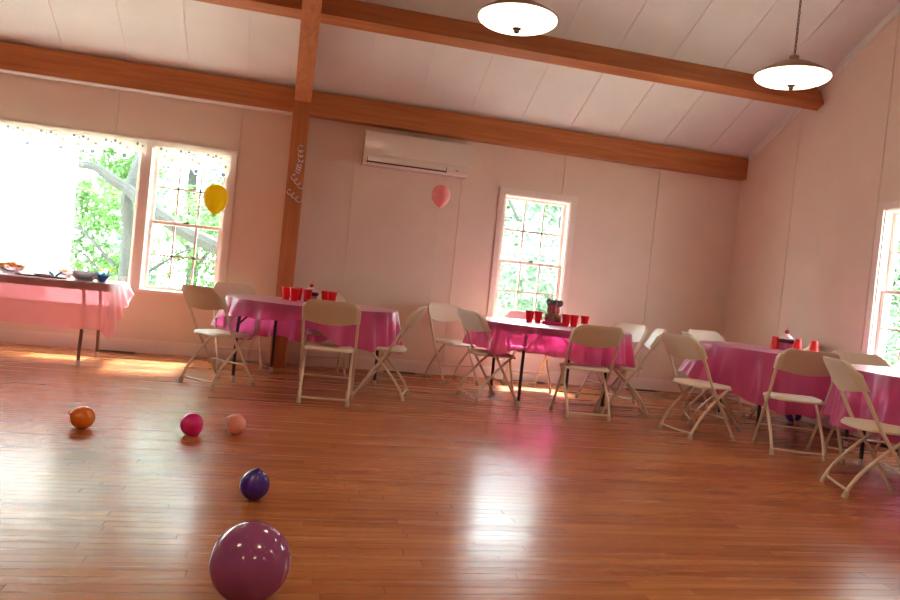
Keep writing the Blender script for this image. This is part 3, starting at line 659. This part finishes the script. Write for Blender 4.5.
# ------------------------------------------------------------------ balloons
def bal_mat(name, col, tr=.25):
    m = bpy.data.materials.new(name); m.use_nodes = True; nt = m.node_tree; nt.nodes.clear(); N = nt.nodes.new; K = nt.links.new
    out = N('ShaderNodeOutputMaterial'); p = N('ShaderNodeBsdfPrincipled'); p.inputs['Base Color'].default_value = (*col, 1); p.inputs['Roughness'].default_value = .14; p.inputs['Coat Weight'].default_value = .4; p.inputs['Coat Roughness'].default_value = .04
    t = N('ShaderNodeBsdfTranslucent'); t.inputs[0].default_value = (*[c**.8 for c in col], 1); a = N('ShaderNodeMixShader'); a.inputs[0].default_value = tr
    tc = N('ShaderNodeTexCoord'); n = N('ShaderNodeTexNoise'); n.inputs['Scale'].default_value = 6; K(tc.outputs['Object'], n.inputs['Vector'])
    r = N('ShaderNodeMix'); r.data_type = 'RGBA'; r.inputs[6].default_value = (*[c*.94 for c in col], 1); r.inputs[7].default_value = (*[min(1, c*1.06) for c in col], 1); K(n.outputs[0], r.inputs[0]); K(r.outputs[2], p.inputs['Base Color'])
    K(p.outputs[0], a.inputs[1]); K(t.outputs[0], a.inputs[2]); K(a.outputs[0], out.inputs[0]); return m
def balloon(loc, r, col, lab, knot_dir=(0, 0, -1), elong=1.12, grp='balloons lying on the floor', string=None, tr=.12, m=None):
    root = empty('balloon', loc); tag(root, lab, 'balloon', grp)
    m = m or bal_mat('latex_'+lab.split()[0], col, tr)
    Q = Vector((0, 0, -1)).rotation_difference(Vector(knot_dir)).to_matrix().to_4x4()
    bm = bmesh.new(); pr = []
    for k in range(25):
        a = PI*k/24; z = r*math.cos(a); rr = r*math.sin(a)
        if z < 0: z *= elong*1.0+.10*(math.sin(a/2))**8; rr *= 1-.10*(abs(z)/r)**3
        pr.append((max(rr, 0), z))
    pr[0] = (0, r); pr[-1] = (0, pr[-1][1]); zb = pr[-1][1]
    lathe(bm, pr, 40, M=Q); new_obj('balloon_skin', bm, m, root)
    bm = bmesh.new(); kr = max(.006, r*.09)
    lathe(bm, [(kr*.6, zb+kr*.6), (kr*.55, zb-kr*.2), (kr*.9, zb-kr*.7), (kr*.5, zb-kr*1.1), (kr*1.25, zb-kr*1.9), (kr*1.0, zb-kr*2.0), (0, zb-kr*1.5)], 14, M=Q); new_obj('knot', bm, m, root)
    if string:
        bm = bmesh.new(); p0 = Q@Vector((0, 0, zb-kr)); tube(bm, catmull([p0]+[Vector(q)-Vector(loc) for q in string], 6), .0016, 5); new_obj('string', bm, mat('white_string', (.85, .85, .85), .6), root)
    return root
balloon((-1.06, 4.50, .062), .0655, (.95, .24, .02), 'orange balloon lying farthest left on the wooden floor', (-.75, -.5, .42), 1.05)
balloon((-.46, 4.47, .064), .0655, (.82, .012, .24), 'hot pink balloon in the middle of the row of three small ones on the floor', (.25, -.15, -.6), 1.08)
balloon((-.21, 4.54, .060), .062, (.92, .36, .30), 'pale peach balloon at the right of the row of three small ones on the floor', (-.8, -.1, .5), 1.05)
balloon((-.05, 3.29, .065), .066, (.07, .02, .34), 'small dark purple balloon on the floor behind the big mauve one', (.1, -.35, .9), 1.03)
balloon((-.025, 2.28, .1225), .1225, (.33, .075, .24), 'big mauve balloon nearest the viewer on the floor', (.2, .6, -.4), 1.04, tr=.1)
balloon((5.13, 6.38, .078), .078, (.14, .04, .55), 'violet balloon on the floor under the third round table by the right wall', (-.3, .3, .8), 1.03)
balloon((3.74, 3.46, .085), .085, (.08, .02, .38), 'purple balloon on the floor cut by the right edge under the nearest chair', (.3, .3, .8), 1.03)
balloon((-.62, 6.22, 1.555), .10, (.98, .74, .02), 'yellow balloon floating on a white string before the double window', (0, 0, -1), 1.34, 'balloons floating on strings', [(-.60, 6.22, 1.2), (-.605, 6.24, 1.0), (-.62, 6.31, .84)], tr=.72)
balloon((1.47, 7.38, 1.95), .098, (.95, .42, .42), 'pink balloon floating below the air conditioner in front of the back wall', (0, 0, -1), 1.22, 'balloons floating on strings', [(1.48, 7.40, 1.6), (1.50, 7.5, 1.2), (1.58, 7.93, .80)], tr=.55)

# ------------------------------------------------------------------ air conditioner
root = empty('air_conditioner', (1.265, D, 2.24)); tag(root, 'white wall-mounted air conditioner high on the back wall right of the post', 'air conditioner')
def extr(bm, prof, x0, x1, mi=0):
    v0 = [bm.verts.new((x0, y, z)) for y, z in prof]; v1 = [bm.verts.new((x1, y, z)) for y, z in prof]; n = len(prof)
    bm.faces.new(v0[::-1]).material_index = mi; bm.faces.new(v1).material_index = mi
    for i in range(n): bm.faces.new((v0[i], v0[(i+1) % n], v1[(i+1) % n], v1[i])).material_index = mi
    bmesh.ops.recalc_face_normals(bm, faces=bm.faces)
hw = .585
bm = bmesh.new(); extr(bm, [(-.001, .0), (-.17, .0), (-.215, .025), (-.225, .09), (-.225, .335), (-.20, .36), (-.001, .36)], -hw, hw); new_obj('casing', bm, m_ac, root, smooth=False)
bm = bmesh.new(); extr(bm, [(-.2252, .105), (-.231, .108), (-.2325, .13), (-.2405, .24), (-.2475, .34), (-.2455, .348), (-.2252, .35)], -hw, hw); new_obj('front_panel', bm, m_ac, root)
bm = bmesh.new(); extr(bm, [(-.205, .004), (-.2265, .03), (-.2285, .085), (-.232, .085), (-.230, .026), (-.207, -.001)], -hw+.05, hw-.26); new_obj('louver', bm, m_ac, root)
bm = bmesh.new(); extr(bm, [(-.2055, .0155), (-.229, .0195), (-.2335, .0335), (-.2295, .0335)]+[(-.206, .028)][:0], -hw+.04, hw-.25); extr(bm, [(-.2055, .0195), (-.2275, .0235), (-.228, .031), (-.206, .028)], -hw+.04, hw-.25); box2(bm, (-hw+.04, -.2285, .02), (-hw+.046, -.226, .075)); box2(bm, (hw-.256, -.2285, .02), (hw-.25, -.226, .075)); new_obj('air_slot', bm, m_dark, root, smooth=False)
bm = bmesh.new(); box2(bm, (hw-.15, -.2285, .045), (hw-.12, -.2252, .055)); new_obj('indicator', bm, m_dark, root, smooth=False)

# ------------------------------------------------------------------ pendant lamps
m_bowl = mat('lit_glass_bowl', (.9, .87, .78), .3, emit=(1, .86, .60), es=1.2)
m_shd = noisy(mat('lamp_metal_shade', (.42, .33, .24), .45, .3), 20, .1)
LZ = 2.62
def lamp():
    root = empty('pendant_lamp', (0, 0, 0)); r = .232
    bm = bmesh.new(); lathe(bm, [(0, -.055)]+[(r*math.sin(a), -.055+.055*(1-math.cos(a))) for a in [PI/2*k/10 for k in range(1, 10)]]+[(r*.995, -.001), (r*.99, .002), (0, .004)], 56); new_obj('glass_bowl', bm, m_bowl, root)
    bm = bmesh.new(); lathe(bm, [(r, 0), (r+.006, .002), (r+.004, .008), (r*.85, .036), (r*.5, .078), (.06, .098), (.03, .102), (.03, .135), (.02, .14), (0, .14)], 56)
    lathe(bm, [(r*.99, .004), (r*.5, .070), (0, .09)], 40); new_obj('shade', bm, m_shd, root)
    bm = bmesh.new(); lathe(bm, [(0, -.086), (.012, -.084), (.018, -.076), (.014, -.068), (.026, -.062), (.028, -.056), (.02, -.053), (0, -.053)], 24); new_obj('finial', bm, m_fix, root)
    return root
def chain(x, y, root):
    bm = bmesh.new(); z = LZ+.14; top = zc(y)-.03; i = 0
    while z < top:
        ax = Vector((1, 0, 0)) if i % 2 else Vector((0, 1, 0))
        pts = [Vector((0, 0, z-LZ+.018))+ax*.007*math.cos(t)+Vector((0, 0, .018*math.sin(t))) for t in [2*PI*k/8 for k in range(9)]]
        tube(bm, pts, .0030, 4, cap=False); z += .029; i += 1
    tube(bm, [(.004, 0, .14), (.003, .003, (top-LZ)/2), (.0, 0, top-LZ)], .0022, 5)
    lathe(bm, [(0, top-LZ-.02), (.05, top-LZ-.02), (.06, top-LZ+.005), (.06, top-LZ+.06)], 20)
    new_obj('chain', bm, m_fix, root)
def lamp_light(x, y):
    p = bpy.data.lights.new('lamp_glow', 'SPOT'); p.spot_size = rad(160); p.spot_blend = .6; p.energy = 4.0; p.color = (1, .78, .5); p.shadow_soft_size = .12
    o = bpy.data.objects.new('lamp_glow', p); COL.objects.link(o); o.location = (x, y, LZ-.2)
LP = [((1.17, 4.12), 'left of the two lit bowl pendant lamps, in front of the upper beam'), ((3.10, 4.22), 'lit bowl pendant lamp hanging on a chain at the right, before the gable wall'),
      ((-1.6, 1.6), 'lit bowl pendant lamp above and left of the viewer'), ((.9, 1.2), 'lit bowl pendant lamp straight above the viewer'), ((3.4, 1.4), 'lit bowl pendant lamp above and right of the viewer'),
      ((-1.6, -1.4), 'rear lit bowl pendant lamp on the left'), ((.9, -1.4), 'rear lit bowl pendant lamp in the middle'), ((3.4, -1.4), 'rear lit bowl pendant lamp on the right')]
lp0 = lamp(); index_kids()
for i, ((x, y), lab) in enumerate(LP):
    o = lp0 if i == 0 else copy_tree(lp0); o.location = (x, y, LZ); tag(o, lab, 'lamp', 'pendant lamps'); lamp_light(x, y)
for i, ((x, y), lab) in enumerate(LP):
    o = [q for q in COL.objects if q.type == 'EMPTY' and q.name.startswith('pendant_lamp') and abs(q.location.x-x) < .01 and abs(q.location.y-y) < .01][0]; chain(x, y, o)

# ------------------------------------------------------------------ valances, shade, streamers, vents
m_flow = film('flower_grey_blue', (.10, .10, .22), .12, .6, .6, 0); m_flow2 = film('flower_yellow', (.34, .30, .10), .2, .6, .6, 0)
def valance(x0, x1, z_top, period, deep, lab, off):
    bm = bmesh.new(); n = int((x1-x0)/.012); nz = 8
    low = lambda x: z_top-.10-deep*(.5-.5*math.cos(2*PI*(x-x0-off)/period))
    G = [[bm.verts.new((x0+(x1-x0)*i/n, D-.055+.012*math.sin(i*.45)*(j/nz+.2), z_top+(low(x0+(x1-x0)*i/n)-z_top)*j/nz)) for i in range(n+1)] for j in range(nz+1)]
    for j in range(nz):
        for i in range(n): bm.faces.new((G[j][i], G[j+1][i], G[j+1][i+1], G[j][i+1]))
    def flower(x, z, r, mi):
        r = r*.8
        for p in range(5):
            a = 2*PI*p/5+x*7; c = Vector((x+r*.6*math.cos(a), D-.072, z+r*.6*math.sin(a)))
            vs = [bm.verts.new(c+Vector((r*.5*math.cos(t), 0, r*.5*math.sin(t)))) for t in [2*PI*k/7 for k in range(7)]]
            bm.faces.new(vs).material_index = mi
    x = x0+off+period/2; 
    while x < x1+.01:
        if x > x0: flower(x, low(x)+.035, .024, 1); flower(x+.02, low(x)+.12, .02, 2); flower(x-.05, low(x)+.15, .016, 2)
        for dx in (-period*.33, period*.38): 
            if x0 < x+dx < x1: flower(x+dx, z_top-.03, .017, 1); flower(x+dx+.05, z_top-.045, .012, 1)
        x += period
    return tag(new_obj('lace_valance', bm, None, smooth=True, mats=[m_sheer, m_flow, m_flow2]), lab, 'valance', 'sheer valances over the big window')
valance(-1.44, -.68, 2.155, .27, .15, 'short sheer valance with embroidered flowers over the double-hung part of the big window', .02)
valance(-4.9, -1.52, 2.175, .30, .10, 'long sheer floral valance across the top of the big picture window', .03)
bm = bmesh.new(); n = 60
x0, x1 = -3.9, -2.155
G = [[bm.verts.new((x0+(x1-x0)*i/n, D-.03+.006*math.sin(i*.8), z)) for i in range(n+1)] for z in (.70, 1.1, 1.6, 2.06)]
for j in range(3):
    for i in range(n): bm.faces.new((G[j][i], G[j][i+1], G[j+1][i+1], G[j+1][i]))
tag(new_obj('window_shade', bm, m_shade), 'glowing white fabric shade covering the left of the big window', 'shade')
# curling ribbon streamers on the post
m_ribbon = mat('silver_ribbon', (.80, .76, .80), .3, .4)
RB = [((.01, 7.765, 2.30), .16, .02, 'uppermost silver curling ribbon stuck on the wooden post'), ((.02, 7.765, 2.13), .10, -.01, 'middle curly silver ribbon on the wooden post'),
      ((-.045, 7.765, 1.99), .12, .11, 'silver ribbon slanting down to the right edge of the wooden post'), ((-.075, 7.765, 1.83), .10, .14, 'lowest curly silver ribbon on the wooden post')]
for (x, y, z), ln, dx, lab in RB:
    bm = bmesh.new(); pts = []
    for k in range(41):
        t = k/40; pts.append((x+dx*t+.026*math.cos(t*20), y-.018-.014*math.sin(t*20), z-ln*t+.018*math.sin(t*20)))
    prev = None
    for p in pts:
        a = bm.verts.new(p); b = bm.verts.new((p[0]+.006, p[1]-.003, p[2]+.011)); 
        if prev: bm.faces.new((prev[0], prev[1], b, a))
        prev = (a, b)
    tag(new_obj('curling_ribbon', bm, m_ribbon), lab, 'ribbon', 'curling ribbons on the post')
def vent(x, y, w, ang, lab):
    bm = bmesh.new(); box(bm, (0, 0, .003), (w, .10, .006))
    for k in range(-4, 5): box(bm, (0, k*.01, .0065), (w-.02, .0025, .002))
    o = new_obj('floor_vent', bm, mat('dark_register', (.03, .018, .012), .5) if 'dark_register' not in bpy.data.materials else bpy.data.materials['dark_register'], smooth=False)
    o.location = (x, y, 0); o.rotation_euler = (0, 0, ang); tag(o, lab, 'floor vent', 'floor vents along the walls')
vent(-1.62, D-.08, .36, 0, 'dark floor vent by the back wall under the big window')
vent(1.33, D-.08, .36, 0, 'dark floor vent by the back wall behind the first round table')
vent(2.85, D-.08, .38, 0, 'dark floor vent by the back wall beneath the small window')
vent(4.30, D-.08, .40, 0, 'dark floor vent by the back wall near the room corner')
vent(R-.08, 5.35, .36, PI/2, 'dark floor vent by the right wall beneath the right window')

# ------------------------------------------------------------------ outdoors
bm = bmesh.new(); box2(bm, (-40, -20, -1.3), (50, 60, -1.2)); tag(new_obj('ground', bm, m_grass, smooth=False), kind='structure')
def leafs(bm, c, rad3, n, size, rnd):
    for _ in range(n):
        while True:
            p = Vector((rnd.uniform(-1, 1), rnd.uniform(-1, 1), rnd.uniform(-1, 1)))
            if p.length < 1: break
        p = Vector((p.x*rad3[0], p.y*rad3[1], p.z*rad3[2]))+Vector(c)
        q = Matrix.Rotation(rnd.uniform(0, 6.28), 3, 'Z')@Matrix.Rotation(rnd.uniform(-.9, .9), 3, 'X')@Matrix.Rotation(rnd.uniform(-.5, .5), 3, 'Y')
        s = size*rnd.uniform(.6, 1.3)
        vs = [bm.verts.new(p+q@Vector(v)*s) for v in ((0, -1, 0), (.42, -.25, .1), (.3, .5, .05), (0, 1, -.05), (-.3, .5, .05), (-.42, -.25, .1))]
        bm.faces.new(vs[:4]); bm.faces.new((vs[0], vs[3], vs[4], vs[5]))
def tree(loc, trunk, branches, blobs, lm, seed, lab, leaf=.07, dens=1.0):
    rnd = random.Random(seed); root = empty('tree', loc); tag(root, lab, 'tree', 'trees outside the windows')
    bm = bmesh.new(); tube(bm, catmull(trunk[0], 5), [trunk[1]*(1-.5*k/(5*(len(trunk[0])-1))) for k in range(5*(len(trunk[0])-1)+1)], 12); new_obj('trunk', bm, m_bark, root)
    if branches:
        bm = bmesh.new()
        for pts, r in branches:
            nn = 4*(len(pts)-1)+1; tube(bm, catmull(pts, 4), [r*(1-.7*k/nn) for k in range(nn)], 8)
        new_obj('branches', bm, m_bark, root)
    bm = bmesh.new()
    for c, rr, n in blobs: leafs(bm, c, rr, int(n*dens), leaf, rnd)
    new_obj('foliage', bm, lm, root, smooth=False)
    return root
# the tree in the picture window: grey trunk, heavy limb
tree((-2.62, 12.2, -1.2), ([(.16, 0, 0), (.19, 0, 1.5), (.18, -.1, 2.6), (.16, -.2, 3.2), (.5, .3, 5.0)], .135),
     [([(2.6, -.6, 2.0), (1.51, -.5, 2.46), (1.06, -.5, 2.63), (.5, -.5, 2.94), (.2, -.45, 3.16), (-.06, -.5, 3.3), (-.3, -.5, 3.44), (-.7, -.5, 3.46), (-1.5, -.4, 3.7)], .13), ([(0, 0, 2.0), (-.7, .2, 2.6), (-1.5, .3, 2.8)], .03), ([(0, 0, 1.7), (-.5, -.2, 2.2), (-1.1, -.3, 2.3)], .02), ([(.1, 0, 1.6), (.9, .3, 2.3), (1.6, .3, 2.6)], .03)],
     [((-.1, .7, 3.85), (.8, .5, .45), 420), ((-.9, .6, 4.5), (1.2, .5, .55), 700), ((.4, 1.0, 4.6), (1.0, .6, .6), 600), ((-.8, .8, 2.9), (1.1, .5, .5), 700), ((-1.0, .7, 2.0), (1.3, .5, .45), 700), ((1.3, .9, 2.6), (1.0, .6, 1.0), 700), ((1.5, .8, 1.3), (1.0, .6, .6), 400), ((0, 0, 6.8), (2.6, 2.2, 1.0), 1500)],
     m_leaf[0], 11, 'tree with a grey trunk and heavy slanting limb outside the picture window', .075, 2.2)
spots = [(-8.5, 16.5, 0), (-5.2, 18.5, 1), (-2.2, 17.5, 2), (.8, 19.0, 1), (3.6, 17.0, 2), (6.5, 18.5, 0), (9.6, 15.5, 2), (12.0, 11.5, 1), (13.0, 7.6, 2), (12.2, 4.2, 0), (5.2, 13.2, 2), (-11.5, 19, 1)]
LT = ['leafy tree outside, farthest left behind the white shade', 'leafy tree outside, behind the left part of the picture window', 'pale green tree behind the trunk in the picture window', 'leafy tree outside behind the double-hung window and post',
      'pale leafy tree filling the left of the small back window', 'leafy tree outside filling the right of the small back window', 'tree outside beyond the room corner at the back', 'tree outside beyond the room corner on the right side',
      'pale leafy tree outside the right window', 'leafy tree outside at the near side of the right window', 'young pale tree close outside the small back window', 'leafy tree outside, far left beyond the building corner']
for i, (x, y, k) in enumerate(spots):
    rnd = random.Random(50+i); blobs = []
    for j in range(15):
        blobs.append(((rnd.uniform(-2.0, 2.0), rnd.uniform(-1.4, 1.4), rnd.uniform(.8, 6.2)), (rnd.uniform(.6, 1.2), rnd.uniform(.6, 1.0), rnd.uniform(.45, .8)), 420))
    tree((x, y, -1.2), ([(0, 0, 0), (.1, 0, 2), (-.1, .1, 4), (.1, 0, 6)], .15), [([(0, 0, 1.8), (.8, .2, 3), (1.5, .4, 3.8)], .06), ([(0, 0, 2.4), (-.9, 0, 3.4), (-1.6, -.2, 4.4)], .05)], blobs, m_leaf[k], 80+i, LT[i], .12)
